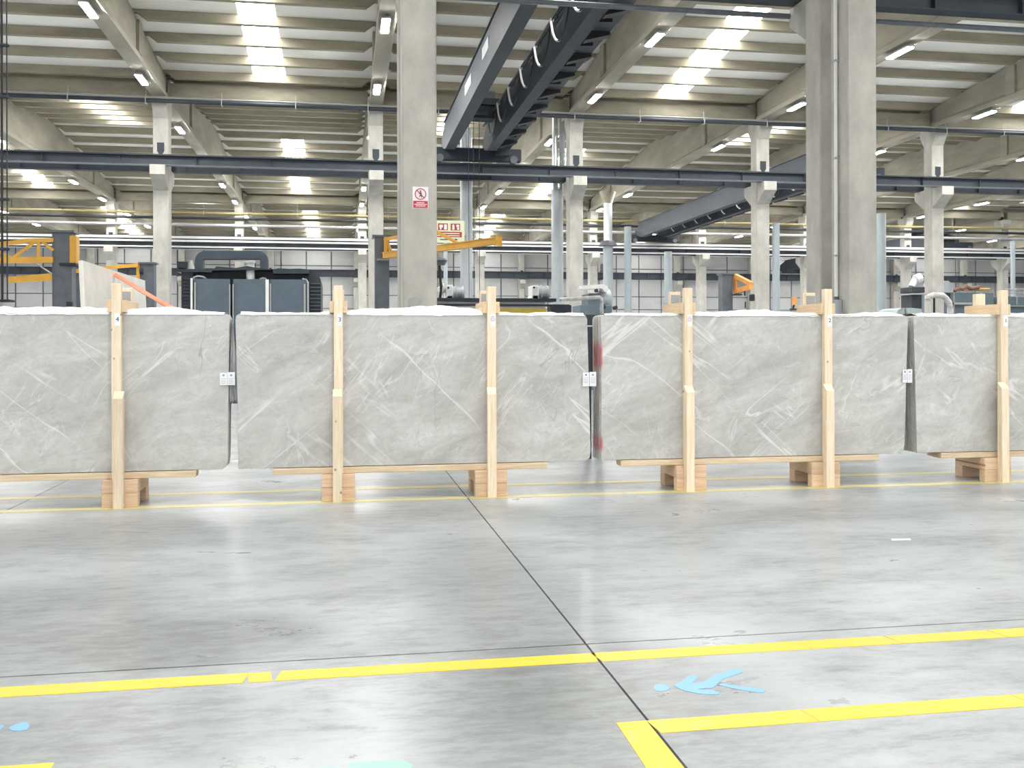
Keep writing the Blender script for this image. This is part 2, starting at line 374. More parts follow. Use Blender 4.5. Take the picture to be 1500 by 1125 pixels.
spec2 = {-1: 'concrete column left of the dark machine with the arched duct', 0: 'concrete column just left of the near sign column, standing farther back', 1: 'concrete column beside the twin bright ducts, in the crane rail row',
         2: 'concrete column left of the big pipe column, holding the crane rail', 3: 'concrete column at the far end of the frame with the bent white pipe before it'}
for j in range(-2, 5):
    column(XC[j], 38.5, .6, spec2.get(j, 'concrete column of the second row, %s from the left' % names2[j]), corb=(-1, 1))
for q, j in enumerate(range(-4, 7)):
    column(XC[j], 66.6, .6, 'concrete column of the third row far back, %s from the left' % ORD[q], corb=(-1, 1), zr=7.95)
for q, j in enumerate(range(-4, 10)):
    column(XC[j], 94.6, .6, 'concrete column along the back wall, %s from the left' % ORD[q], corb=(-1,), heads=False, zr=7.9)

# ------------------------------------------------------------------ crane rails across the hall
def rail(label, xa, xb, y, z0, z1, m, fl=None, wd=.3, step=2.0, flm=None):
    r = thing('crane_rail', label, 'crane rail', ((xa + xb) / 2, y, z0), 'crane rails')
    part('web', MB().box(xa, xb, y - .012, y + .012, z0 + .02, z1 - .02), m, r)
    part('top_flange', MB().box(xa, xb, y - wd / 2, y + wd / 2, z1 - .025, z1), m, r)
    part('bottom_flange', MB().box(xa, xb, y - wd / 2, y + wd / 2, z0, z0 + .025), flm or m, r)
    part('rail_head', MB().box(xa, xb, y - .03, y + .03, z1, z1 + .05), M['steel_dark'], r)
    st = MB().box(-.006, .006, -wd / 2 + .02, wd / 2 - .02, z0 + .025 - z0, z1 - .025 - z0).mesh('stiffener', m)
    x = math.ceil(xa / step) * step
    while x < xb: link('stiffener', st, r, (x - r.location.x, 0, 0)); x += step
    return r
rail('slate crane rail beam at the top right, on the near columns', -14.8, 33.4, 18.42, 8.44, 8.86, M['steel'], wd=.34)
rail('slate crane rail beam running across the picture on the second column row', -22.8, 41.4, 38.05, 8.28, 8.66, M['steel'], step=2.7, flm=M['steel_jib'])
rail('dark crane rail beam just behind the long slate one', -22.8, 41.4, 39.55, 8.28, 8.66, M['steel_dark'])
r3 = rail('pale edged crane rail beam on the third column row', -30.8, 57.5, 66.2, 7.95, 8.66, M['steel'], flm=M['white'])
part('busbar', MB().box(-30.8, 57.5, 65.98, 66.06, 8.5, 8.66), M['busbar'], r3); part('busbar', MB().box(-30.8, 57.5, 65.98, 66.06, 8.29, 8.42), M['busbar'], r3); part('busbar', MB().box(-30.8, 57.5, 65.98, 66.06, 7.93, 8.02), M['busbar'], r3)
rail('dark crane rail beam behind the pale edged one, third row', -30.8, 57.5, 67.65, 7.95, 8.66, M['steel_dark'], flm=M['steel_light'])
rail('slate crane rail beam along the white back wall', -38, 77, 94.2, 8.02, 8.66, M['steel'], step=1.5)

# ------------------------------------------------------------------ travelling cranes
def crane(x, ya, yb, label, zb=9.0, zt=10.0, fest=True, trolley=.85, lift=0.0):
    c = thing('overhead_crane', label, 'crane', (x + 1.1, (ya + yb) / 2, 8.71))
    xa, xb = x, x + 1.62
    for gx, wd in ((xa, .38), (xb, .36)):
        mb = MB(); e = 1.1
        mb.prism([(gx, ya - .1, zb + .25), (gx, ya + e, zb), (gx, yb - e, zb), (gx, yb + .1, zb + .25), (gx, yb + .1, zb + .62), (gx, yb - e, zt), (gx, ya + e, zt), (gx, ya - .1, zb + .62)], (wd, 0, 0))
        g = part('box_girder', mb, M['steel'], c)
        fm = MB()
        fm.box(gx - .05, gx + wd + .05, ya + e, yb - e, zt, zt + .03); fm.box(gx + .14, gx + .2, ya + .1, yb - .1, zt + .03, zt + .08)
        part('top_plate', fm, M['steel_dark'], g)
    for y, dz in ((ya, lift), (yb, 0)):
        t = part('end_truck', MB().box(xa - .35, xb + 1.5, y - .17, y + .17, 8.78 + dz, 9.28 + dz, .03), M['steel_dark'], c)
        for wx in (xa - .1, xb + 1.2):
            part('wheel', MB().rod((wx, y - .2, 8.86 + dz), (wx, y + .2, 8.86 + dz), .15, 14), M['steel_jib'], t)
    part('drive_motor', MB().box(xb + .45, xb + 1.0, yb - .55, yb - .2, 8.95, 9.6, .03), M['steel_dark'], c)
    wk = part('walkway', MB().box(xb + .36, xb + .98, ya + .6, yb - .6, 9.2, 9.24), M['steel'], c)
    y = ya + .9; k = 0
    while y < yb - .8:
        big = k % 2 == 0; l = .62 if big else .42
        b = MB().prism([(xb + .36, y, 9.2), (xb + .36 + l, y, 9.2), (xb + .36 + l, y, 9.12), (xb + .36, y, 8.96 if big else 9.1)], (0, .30 if big else .10, 0))
        part('walkway_bracket', b, M['black'], wk); y += .92; k += 1
    rl = MB()
    y = ya + .9
    while y < yb - .6: rl.rod((xb + .95, y, 9.24), (xb + .95, y, 10.45), .02, 6); y += 1.84
    rl.rod((xb + .95, ya + .9, 10.45), (xb + .95, yb - .7, 10.45), .022, 6)
    part('guard_rail', rl, M['steel_dark'], c)
    if fest:                                   # festoon cable along the inner face of the second girder
        fx = xb - .16
        ft = part('festoon_track', MB().box(fx - .02, fx + .02, ya + 1.2, yb - 1.2, zt - .12, zt - .06), M['steel_dark'], c)
        br = MB(); y = ya + 1.6; n = int((yb - ya - 4.2) / 2.2)
        for k in range(n):
            br.box(fx, xb + .01, y - .02, y + .02, zt - .06, zt - .02)
            pts = [(fx - .03, y + 2.2 * i / 12, zt - .14 - .8 * (1 - (2 * i / 12 - 1) ** 2) ** .75) for i in range(13)]
            part('festoon_cable', MB().tube(pts[:8], .022, 6), M['black'], ft, True); part('festoon_cable', MB().tube(pts[7:], .034, 6), M['white'], ft, True)  # far limb of each loop white: the cable's highlight put into its colour
            part('cable_carrier', MB().box(fx - .06, fx + .04, y - .04, y + .04, zt - .17, zt - .08), M['steel_light'], ft)
            y += 2.2
        part('track_arm', br, M['steel_dark'], ft)
    ty = ya + (yb - ya) * trolley
    tr = part('hoist_trolley', MB().box(xa + .1, xb + .3, ty - .55, ty + .6, zt + .08, zt + .3).box(xa + .45, xb - .1, ty - .3, ty + .35, zt - .35, zt + .1), M['steel_dark'], c)
    part('hoist_drum', MB().rod((xa + .55, ty + .1, zt + .5), (xb - .05, ty + .1, zt + .5), .24, 16), M['steel_jib'], tr, True)
    part('hoist_motor', MB().rod((xa + .75, ty - .42, zt - .1), (xa + 1.25, ty - .42, zt - .1), .17, 14), M['steel_dark'], tr, True)
    rp = MB()
    for dx in (.62, .8, 1.0): rp.rod((xa + dx, ty, 3.1), (xa + dx, ty, zt - .3), .011, 6)
    part('hoist_rope', rp, M['steel_dark'], tr)
    hk = MB().box(xa + .58, xa + 1.04, ty - .1, ty + .1, 2.75, 3.12, .03)
    hk.tube([(xa + .8, ty, 2.75), (xa + .8, ty, 2.6), (xa + .92, ty, 2.5), (xa + .9, ty, 2.36), (xa + .76, ty, 2.32), (xa + .68, ty, 2.42)], .03, 8)
    part('hook_block', hk, M['steel_dark'], tr)
    return c
c1 = crane(3.82, 18.42, 38.05, 'slate twin girder overhead crane above the front bay, with looped festoon cables', trolley=.83, lift=.2)
for (y, dy) in ((29.2, 1.5), (25.6, 1.2)):                      # pale plates on the near girder's side
    part('rating_plate', MB().box(3.805, 3.82, y, y + dy, 9.45, 9.78), M['galv'], c1)
crane(20.3, 39.55, 66.2, 'blue grey overhead crane in the middle bay, right of centre', trolley=.3)
crane(44.3, 67.65, 94.2, 'small looking far overhead crane at the right, in the farthest bay', fest=False, trolley=.15)

# ------------------------------------------------------------------ lamps under the girders
dif = MB().box(-.105, .105, -.6, .6, -.035, 0, .01).mesh('diffuser', M['led']); hou = MB().box(-.13, .13, -.64, .64, 0, .06, .01).mesh('housing', M['steel_light'])
def lamp(x, y, z, label):
    t = thing('led_lamp', label, 'lamp', (x, y, z), 'linear LED lamps under the girders')
    link('housing', hou, t, (0, 0, 0)); link('diffuser', dif, t, (0, 0, 0))
    h = MB().rod((x, y - .5, z + .06), (x, y - .5, 10.9), .012, 6).rod((x, y + .5, z + .06), (x, y + .5, 10.9), .012, 6); part('hanger', h, M['steel_light'], t)
bl = {1: [28.2, 35.3], 2: [43.3, 50.6, 58.0, 64.6], 3: [72, 79, 86], 0: [-7, 5]}  # front aisle rows are unseen lamps, added to brighten near floor and slabs
for bi in (0, 1, 2, 3):
    for q, j in enumerate(Jr[bi]):
        for k, y in enumerate(bl[bi]):
            lamp(XC[j] - .06, y, 10.74, 'LED lamp, %s along the %s girder from the left, %s' % (ORD[k], ORD[q], BAYN[bi][9:]))

# ------------------------------------------------------------------ pipes along the rows
def pipe_run(name, label, m, pts, r, hang=None, hm=None, n=10, step=4.0):
    p = thing(name, label, 'pipe', pts[0]); part('pipe', MB().tube(pts, r, n), m, p, True)
    if hang:
        (xa, y, z), xb = pts[0], pts[-1][0]; hm = hm or M['steel_light']
        x = xa + step / 2
        while x < xb:
            part('hanger', MB().rod((x, y, z), (x, y, hang), .014, 6).rod((x, y - .1, z - r * 1.5), (x, y - .1, z + r * 1.5), .02, 6).box(x - .03, x + .03, y - .11, y + .11, z - r * 1.6, z - r * 1.3), hm, p); x += step
    return p
pipe_run('dark_pipe', 'long dark pipe hung below the second row eaves, right across', M['steel_dark'], [(-22, 37.75, 10.62), (41, 37.75, 10.62)], .075, 11.02, step=2.7)
pipe_run('pale_pipe', 'pale thin pipe just above the long dark pipe', M['steel_light'], [(-22, 37.95, 10.80), (41, 37.95, 10.80)], .03)
pipe_run('grey_conduit', 'grey thin pipe below the near crane rail at the top right', M['steel_jib'], [(-14, 18.75, 8.3), (33, 18.75, 8.3)], .055)
pipe_run('yellow_gas_pipe', 'yellow gas pipe high along the third column row', M['gas'], [(-30, 66.47, 10.25), (57, 66.47, 10.25)], .08, 11.0, step=6)
pipe_run('black_pipe', 'black pipe just under the yellow gas pipe, third row', M['black'], [(-30, 66.47, 9.9), (57, 66.47, 9.9)], .09)
pipe_run('grey_pipe', 'pale grey pipe under the black pipe, third row', M['steel_light'], [(-30, 66.47, 9.45), (57, 66.47, 9.45)], .10)

# vertical ducts
def duct(label, x, y, r, z0, z1, m, flange=True):
    d = thing('vent_duct', label, 'duct', (x, y, z0)); part('pipe', MB().rod((x, y, z0), (x, y, z1), r, 18), m, d, True)
    if flange:
        z = z0 + 1.6
        while z < z1: part('seam_ring', MB().rod((x, y, z), (x, y, z + .05), r + .012, 18), m, d, True); z += 2.2
    return d
p = at(684, 440, 39.9); duct('wide galvanised vertical duct behind the fire sign', p.x, 40.0, .25, 0, 10.5, M['galv'])
p = at(819, 440, 39.9); duct('wide pale duct below the rail under the bright twin ducts', p.x, 40.2, .25, 0, 8.1, M['galv'])
p = at(816, 440, 39.9); duct('left of two bright twin vertical ducts', p.x, 40.2, .122, 8.1, 11.2, M['chrome'])
p = at(826, 440, 39.9); duct('right of two bright twin vertical ducts', p.x + .02, 40.2, .122, 8.1, 11.2, M['galv'])
for (u, lb, r, y, m) in ((920, 'pale blue grey vertical duct right of the silver drum', .22, 58, 'eboxgrey'), (979, 'pale blue grey vertical duct left of the pad with the red mark', .24, 58, 'eboxgrey'),
                  (1137, 'pale vertical duct between the rail column and the near column', .22, 55, 'eboxgrey'), (1291, 'pale vertical duct at the right edge of the near column', .26, 50, 'eboxgrey'), (1484, 'thin pale vertical duct near the right edge', .16, 62, 'eboxgrey'), (653, 'thin pale duct seen behind the near sign column', .13, 62, 'eboxgrey')):
    duct(lb, at(u, 440, y).x, y, r, 0, 7.3 if u == 979 else 8.8, M[m], False)
dct = thing('exhaust_stack', 'short bright exhaust stack rising through the pale rail', 'duct', (at(891, 350, 58).x, 58, 7.6))
x = dct.location.x
part('pipe', MB().rod((x, 58, 7.6), (x, 58, 10.2), .26, 16), M['chrome'], dct, True); part('cone', MB().rod((x, 58, 10.2), (x, 58, 10.9), .26, 16, .5), M['concrete_old'], dct, True); part('collar', MB().rod((x, 58, 7.6), (x, 58, 7.9), .6, 16, .4), M['steel_dark'], dct, True)
part('stand', MB().rod((x, 58, 0), (x, 58, 7.6), .3, 14), M['eboxgrey'], dct, True)

# ------------------------------------------------------------------ signs and boxes on the near columns
ya = 16.4
p0, p1 = at(605, 273, ya), at(628, 305, ya)
sg = thing('prohibition_sign', 'white and red no pedestrians sign on the big near column', 'sign', ((p0.x + p1.x) / 2, ya, p1.z))
cx = sg.location.x; wz = p0.z - p1.z; hw = (p1.x - p0.x) / 2
part('board', MB().box(cx - hw, cx + hw, ya - .006, ya - .001, p1.z, p0.z), M['paper'], sg)
part('text_panel', MB().box(cx - hw * .93, cx + hw * .93, ya - .008, ya - .005, p1.z + .006, p1.z + wz * .34), M['red'], sg)
zc = p1.z + wz * .66; R = hw * .74
ring = MB()
for k in range(28):
    a, b = 2 * math.pi * k / 28, 2 * math.pi * (k + 1) / 28
    ring.prism([(cx + R * math.cos(a), ya - .006, zc + R * math.sin(a)), (cx + R * math.cos(b), ya - .006, zc + R * math.sin(b)), (cx + R * .84 * math.cos(b), ya - .006, zc + R * .84 * math.sin(b)), (cx + R * .84 * math.cos(a), ya - .006, zc + R * .84 * math.sin(a))], (0, -.003, 0))
ring.bar((cx - R * .65, ya - .009, zc + R * .65), (cx + R * .65, ya - .009, zc - R * .65), .004, R * .15)
part('ban_ring', ring, M['red'], sg)
pg = MB().rod((cx, ya - .006, zc + R * .5), (cx, ya - .009, zc + R * .5), R * .13, 12)
for a, b in (((0, .36), (.02, -.05)), ((.02, -.05), (.2, -.6)), ((.02, -.05), (-.22, -.55)), ((0, .3), (.26, .0)), ((0, .3), (-.26, .02))):
    pg.bar((cx + a[0] * R, ya - .0075, zc + a[1] * R), (cx + b[0] * R, ya - .0075, zc + b[1] * R), .003, R * .12)
part('walker_figure', pg, M['ink'], sg)
tl = MB()
for k, l in enumerate((.5, .8, .62)): tl.box(cx - hw * l, cx + hw * l, ya - .0095, ya - .008, p1.z + wz * (.235 - .075 * k), p1.z + wz * (.27 - .075 * k))
part('text_line', tl, M['paper'], sg)
# repair patch low on the sign column
pp = MB().prism([at(u, v, ya) + Vector((0, -.004, 0)) for u, v in ((597, 452), (598, 437), (607, 434), (617, 437), (619, 442), (612, 449), (606, 453))], (0, .006, 0))
part('mortar_patch', pp, mat('grey mortar', (.36, .36, .34), .8), colA)
cd = thing('wall_conduit', 'white vertical conduit on the side of the near pipe column', 'conduit', (XC[1] - .33, 16.75, 2.42))
part('pipe', MB().rod((XC[1] - .33, 16.75, 2.4), (XC[1] - .33, 16.75, 9.9), .035, 10), M['white'], cd, True)
for z in (3.2, 5.0, 6.8, 8.6): part('clip', MB().box(XC[1] - .375, XC[1] - .287, 16.7, 16.8, z, z + .03), M['steel_light'], cd)
eb = thing('electrical_box', 'pale blue electrical box at the foot of the white conduit', 'box', (XC[1] - .37, 16.75, 1.5))
part('case', MB().box(XC[1] - .45, XC[1] - .289, 16.6, 16.9, 1.5, 2.4, .01), M['eboxgrey'], eb); part('door', MB().box(XC[1] - .465, XC[1] - .45, 16.63, 16.87, 1.55, 2.35), M['eboxgrey'], eb)
part('gland', MB().rod((XC[1] - .33, 16.75, 2.38), (XC[1] - .33, 16.75, 2.46), .045, 10), M['steel_jib'], eb)

# fire equipment sign by the duct
yf = 39.2; a, b = at(622, 322, yf), at(681, 356, yf)
fs = thing('fire_sign', 'red and pale green fire equipment sign hanging before the duct', 'sign', ((a.x + b.x) / 2, yf, b.z))
ux = lambda u: at(u, 400, yf).x; vz = lambda v: at(650, v, yf).z
part('board', MB().box(a.x, b.x, yf, yf + .04, b.z, a.z), M['glow_sign'], fs)
def sgn(name, u0, u1, v0, v1, m, d): return part(name, MB().box(ux(u0), ux(u1), yf - d, yf, vz(v1), vz(v0)), m, fs)
sgn('picture_panel', 642, 656.5, 327, 337, M['brick_red'], .01); sgn('picture_panel', 660.5, 674.5, 327, 337, M['brick_red'], .01); sgn('picture_panel', 625, 639, 327, 337, M['brick_red'], .01)
sgn('text_panel', 625, 677, 339, 347, M['brick_red'], .01)
tx = MB()
for v in (341, 344.2): tx.box(ux(627), ux(673.5), yf - .014, yf - .01, vz(v + 1.3), vz(v))
part('text_line', tx, M['glow_sign'], fs)
pc = MB()
for u0, u1, v0, v1 in ((644, 649, 329, 333), (645, 647, 333, 336), (651, 655, 328.5, 336), (663, 666, 329, 336), (669, 673, 328.5, 332), (670, 673, 332.5, 336), (664, 665, 328, 329)): pc.box(ux(u0), ux(u1), yf - .014, yf - .01, vz(v1), vz(v0))
part('picture', pc, M['paper'], fs)
ar = MB().box(ux(645), ux(668), yf - .012, yf, vz(351.2), vz(350)).prism([(ux(667), yf - .012, vz(348.8)), (ux(671.5), yf - .012, vz(350.6)), (ux(667), yf - .012, vz(352.4))], (0, .012, 0))
part('arrow', ar, M['ink'], fs)
part('bracket', MB().box(a.x + .9, b.x + .08, yf + .04, 39.748, b.z + .3, b.z + .4), M['steel_light'], fs)

# ------------------------------------------------------------------ jib cranes behind the slabs
def jib_post(t, x, y, h, wd, d, cap=.06):
    mb = MB().box(x - wd / 2, x - wd / 2 + .03, y, y + d, 0, h).box(x + wd / 2 - .03, x + wd / 2, y, y + d, 0, h).box(x - wd / 2 + .03, x + wd / 2 - .03, y + d / 2 - .02, y + d / 2 + .02, 0, h)
    mb.box(x - wd / 2 + .03, x + wd / 2 - .03, y + .01, y + .04, 0, h)
    part('post', mb, M['steel_jib'], t)
    part('cap_plate', MB().box(x - wd / 2 - cap, x + wd / 2 + cap, y - cap, y + d + cap, h, h + .05), M['steel_jib'], t)
    part('base_plate', MB().box(x - wd, x + wd, y - wd * .6, y + d + wd * .6, 0, .04), M['steel_jib'], t)
y = 23.5; P = lambda u, v, yy=y: at(u, v, yy)
t = thing('jib_crane', 'tall grey jib post with a yellow truss arm reaching left', 'jib crane', (P(92, 400).x, y, 0))
jib_post(t, P(91, 400).x, y, P(92, 339).z, .42, .36)
part('hinge_bracket', MB().box(P(102, 400).x, P(112, 400).x, y - .02, y + .3, P(105, 385).z, P(105, 343).z, .02), M['yellow'], t)
part('hinge_plate', MB().box(P(89, 400).x, P(113, 400).x, y - .12, y + .35, P(105, 387.5).z, P(105, 384).z), M['steel_dark'], t)
ta = part('truss_arm', MB().bar(P(79, 350), P(40, 351), .1, .09).bar(P(40, 351), P(-60, 363), .1, .09).bar(P(79, 379), P(-60, 379), .13, .13), M['yellow'], t)
for q in ((52, 352, 18, 377), (57, 352, 57, 376), (62, 352, 79, 365), (18, 377, -20, 358)): part('truss_strut', MB().bar(P(q[0], q[1]), P(q[2], q[3]), .06, .06), M['yellow'], ta)
y = 27.5
t = thing('jib_crane', 'jib crane with a thick yellow beam, mostly hidden behind the tall grey post', 'jib crane', (at(112, 400, y).x, y, 0))
jib_post(t, at(112, 400, y).x, y, at(112, 393, y).z, .3, .3)
part('beam_arm', MB().bar(at(106, 396, y), at(122, 395, y), .2, .1).prism([at(-2 + 12, 412, y), at(79, 409, y), at(79, 399.5, y), at(73, 398.5, y), at(10, 404, y)], (0, .18, 0)), M['yellow'], t)
part('beam_arm', MB().bar(at(79, 405, y), at(108, 404, y), .16, .16), M['yellow'], t)
part('tie_rod', MB().rod(at(50, 382, y), at(80, 402, y), .02, 6), M['steel_light'], t)
y = 32
t = thing('jib_crane', 'jib crane with yellow bracket and short arm left of the round pillar', 'jib crane', (at(216, 400, y).x, y, 0))
jib_post(t, at(216, 400, y).x, y, at(216, 385, y).z, .40, .4)
part('hinge_bracket', MB().box(at(200, 400, y).x, at(205, 400, y).x, y, y + .25, at(203, 414, y).z, at(203, 385, y).z).box(at(187, 400, y).x, at(205, 400, y).x, y, y + .2, at(203, 415, y).z, at(203, 411.5, y).z), M['yellow'], t)
part('beam_arm', MB().bar(at(203, 387, y), at(152, 391, y), .12, .1), M['yellow'], t)
part('pivot', MB().rod(at(205, 396, y), at(210, 396, y), .1, 10), M['steel_dark'], t)
y = 23.5
t = thing('jib_crane', 'grey jib post with a yellow arm passing behind the sign column', 'jib crane', (at(560, 400, y).x, y, 0))
jib_post(t, at(560, 400, y).x, y, at(560, 347, y).z, .34, .4)
part('hinge_bracket', MB().box(at(562.5, 400, y).x, at(567, 400, y).x, y - .25, y - .06, at(565, 378, y).z, at(565, 348, y).z), M['yellow'], t)
part('hinge_plate', MB().box(at(552, 400, y).x, at(569, 400, y).x, y - .3, y + .02, at(560, 381.5, y).z, at(560, 380, y).z), M['steel_light'], t)
q0 = at(564, 374, y - .15); q1 = Vector((3.12, 19.7, q0.z))
part('beam_arm', MB().bar(q0, q1, .12, .13).bar(q0 + Vector((0, 0, .065)), q1 + Vector((0, 0, .065)), .16, .02), M['yellow'], t)
part('end_stop', MB().bar(q1 + (q1 - q0).normalized() * -.04, q1 + (q1 - q0).normalized() * .03, .17, .2), M['yellow'], t)
part('top_chord', MB().bar(at(564, 350, y - .15), Vector((2.0, 21.6, at(564, 350, y).z)), .07, .07), M['yellow'], t)
part('truss_strut', MB().bar(at(566, 352, y - .15), at(574, 371, y - .3), .06, .06).bar(Vector((2.0, 21.6, at(564, 350, y).z)), Vector((2.5, 20.7, q0.z)), .06, .06), M['yellow'], t)
y = 34
t = thing('jib_crane', 'far jib crane with a small orange triangular arm right of centre', 'jib crane', (at(1066, 400, y).x, y, 0))
jib_post(t, at(1066, 400, y).x, y, at(1066, 403, y).z, .40, .4)
part('hinge_bracket', MB().box(at(1077, 400, y).x, at(1079.5, 400, y).x, y - .1, y + .2, at(1078, 430, y).z, at(1078, 404, y).z), M['orange_arm'], t)
e = at(1101, 420, y - 5)
part('truss_arm', MB().bar(at(1078, 405, y), at(1101, 417, y - 1), .16, .15).bar(at(1078, 428, y), at(1101, 421, y - 1), .16, .18), M['orange_arm'], t)
part('pivot', MB().box(at(1072, 400, y).x, at(1083, 400, y).x, y - .3, y, at(1078, 434, y).z, at(1078, 432, y).z), M['steel_dark'], t)
part('chain_hoist', MB().rod(at(1091, 424, y - .6), at(1091, 434, y - .6), .03, 6).box(at(1089, 400, y).x, at(1094, 400, y).x, y - .75, y - .5, at(1090, 443, y).z, at(1090, 433, y).z, .03).rod(at(1092, 443, y - .6), at(1092, 452, y - .6), .025, 6), M['steel_dark'], t)

# ------------------------------------------------------------------ lifting gear hanging at the left edge
y = 14.0
t = thing('lifting_frame', 'black lifting frame hanging on cables at the left edge', 'hoist', (at(2, 437, y).x, y, at(2, 438, y).z))
xa = at(3.5, 300, y).x; xb = at(11, 300, y).x; zb = at(2, 437, y).z
part('chain', MB().rod((xa, y, zb), (xa, y, 11.5), .016, 8), M['black'], t); part('cable', MB().rod((xb, y, zb), (xb, y, 11.5), .009, 6), M['steel_dark'], t)
part('spreader_plate', MB().box(xa - .9, at(18, 437, y).x, y - .12, y + .12, zb - .03, zb, .008), M['black'], t)
for v in (64, 140, 290, 363): part('cable_clamp', MB().box(xa - .12, xb + .03, y - .03, y + .03, at(0, v + 2, y).z, at(0, v - 2, y).z, .01), M['steel_dark'], t)

# ------------------------------------------------------------------ dark machine with the arched duct
y = 41.0; P = lambda u, v, d=0: at(u, v, y) + Vector((0, d, 0))
t = thing('resin_machine', 'dark slate machine with arched duct and three tall panels', 'machine', (P(366, 400).x, y, 0))
def bx(u0, u1, v0, v1, d0, d1, bev=0): return MB().box(P(u0, 400).x, P(u1, 400).x, y + d0, y + d1, 0 if v1 is None else P(330, v1).z, P(330, v0).z, bev)
part('body', bx(262, 452, 394, None, .7, 4.5), M['machine_dark'], t)
lv = part('louvre_bay', bx(264, 281, 396, None, .35, .7), M['machine_dark'], t)
for k in range(11): part('louvre_slat', bx(264, 280, 405 + k * 5, 408.5 + k * 5, .28, .36), M['machine_dark'], lv)
arc = [P(452, 394)] + [P(452 + 18 * math.sin(a), 394 + 18 * (1 - math.cos(a)) * 1.0) for a in [math.pi / 2 * i / 6 for i in range(7)]] + [Vector((P(470, 400).x, y, 0)), Vector((P(452, 400).x, y, 0))]
en = part('rounded_end', MB().prism([p + Vector((0, .5, 0)) for p in arc], (0, 3.8, 0)), M['machine_dark'], t)
for k in range(9): part('end_rib', bx(454, 470.5, 412 + k * 5.5, 413.2 + k * 5.5, .42, .52), M['machine'], en)
part('top_hood', MB().prism([P(310, 395), P(318, 389), P(345, 391.5), P(362, 388.5), P(375, 391), P(400, 394)], (0, 2.2, 0)).box(P(258, 0).x, P(310, 0).x, y + .2, y + 1.6, P(300, 397).z, P(300, 392.5).z), M['machine_dark'], t)
part('top_hood', bx(257, 272, 381.5, 391, .4, 1.5), M['machine_dark'], t)
hoods = [P(400, 394), P(408, 392), P(425, 393), P(440, 392.5), P(452, 394)]
part('top_hood', MB().prism(hoods + [P(452, 400), P(400, 400)], (0, 2, 0)), M['machine_dark'], t)
cen = [(285, 394)] + [(285, 376)] + [(285 + 12 * (1 - math.cos(a)), 376 - 8 * math.sin(a)) for a in [math.pi / 2 * i / 5 for i in range(1, 6)]] + [(372 + 12 * math.sin(a), 368 + 8 * (1 - math.cos(a))) for a in [math.pi / 2 * i / 5 for i in range(0, 6)]] + [(384, 394)]
ow = [(279, 394), (279, 378)] + [(279 + 16 * (1 - math.cos(a)), 378 - 16 * math.sin(a)) for a in [math.pi / 2 * i / 6 for i in range(1, 7)]] + [(374 + 16 * math.sin(a), 362 + 16 * (1 - math.cos(a))) for a in [math.pi / 2 * i / 6 for i in range(0, 7)]] + [(390, 394)]
iw = [(377.5, 394), (377.5, 374.5), (291.5, 374.5), (291.5, 394)]
part('arched_duct', MB().prism([P(*q) + Vector((0, 1.2, 0)) for q in ow + iw], (0, .55, 0)), M['machine'], t)
for u0, u1 in ((284, 337), (342, 389), (396, 449)):
    part('screen_panel', bx(u0, u1, 407.5, None, 0, .06), M['machine'], t)
for u0, u1, v, m in ((279.5, 282.5, 407, 'white'), (285, 287.2, 413, 'steel_light'), (336, 337.6, 415, 'steel_light'), (341, 342.6, 415, 'steel_light'), (389.3, 394, 408, 'white'), (395.4, 397.4, 414, 'steel_light'), (445.3, 447.8, 414, 'steel_light'), (450, 452.6, 412, 'steel_light')):
    part('frame_post', bx(u0, u1, v, None, -.06, .08), M[m], t)
part('hose', MB().tube([P(283, 409, .1), P(284, 405, .1), P(289, 403, .15), P(297, 404, .2), P(302, 408, .3)], .045, 8), M['steel_light'], t, True)
part('hose', MB().tube([P(380, 408, .1), P(385, 406, .1), P(389, 407, .1), P(392, 412, .1)], .04, 8), M['steel_light'], t, True)
part('hose', MB().tube([P(443, 408, .1), P(448, 409, .1), P(451.5, 414, .1)], .05, 8), M['steel_light'], t, True)
part('dusty_pipe', MB().rod(P(366.5, 412, .3), P(365.5, 381, .3), .17, 14).rod(P(365.5, 383, .3), P(365.5, 380, .3), .23, 14), M['dusty'], t, True)
part('nozzle', MB().rod(P(276, 392, .6), P(275.5, 380, .6), .17, 12, .1).rod(P(275.5, 380, .6), P(275.5, 378, .6), .12, 12), M['dusty'], t, True)

# ------------------------------------------------------------------ polishing line with white heads
y = 27.0; P = lambda u, v, d=0: at(u, v, y) + Vector((0, d, 0))
t = thing('polishing_line', 'long stone polishing line with white heads and a yellow beam', 'machine', (P(735, 400).x, y, 0))
bz = lambda u0, u1, v0, v1, d0, d1, bev=0: MB().box(P(u0, 400).x, P(u1, 400).x, y + d0, y + d1, 0 if v1 is None else P(735, v1).z, P(735, v0).z, bev)
part('bed', bz(612, 822, 461, None, .1, 2.0), M['steel_light'], t)
part('side_panel', bz(600, 800, 442.5, 452, .1, .2), M['white'], t); part('yellow_beam', bz(722, 800, 452, 460, -.05, .25), M['ochre'], t)
part('top_rail', bz(600, 814, 437, 441.5, -.1, .5), M['steel_dark'], t); part('lower_rail', bz(600, 834, 445.5, 448, -.02, .3), M['steel_dark'], t)
part('end_block', bz(808, 836, 446.5, 460, -.1, .6), M['steel_dark'], t)
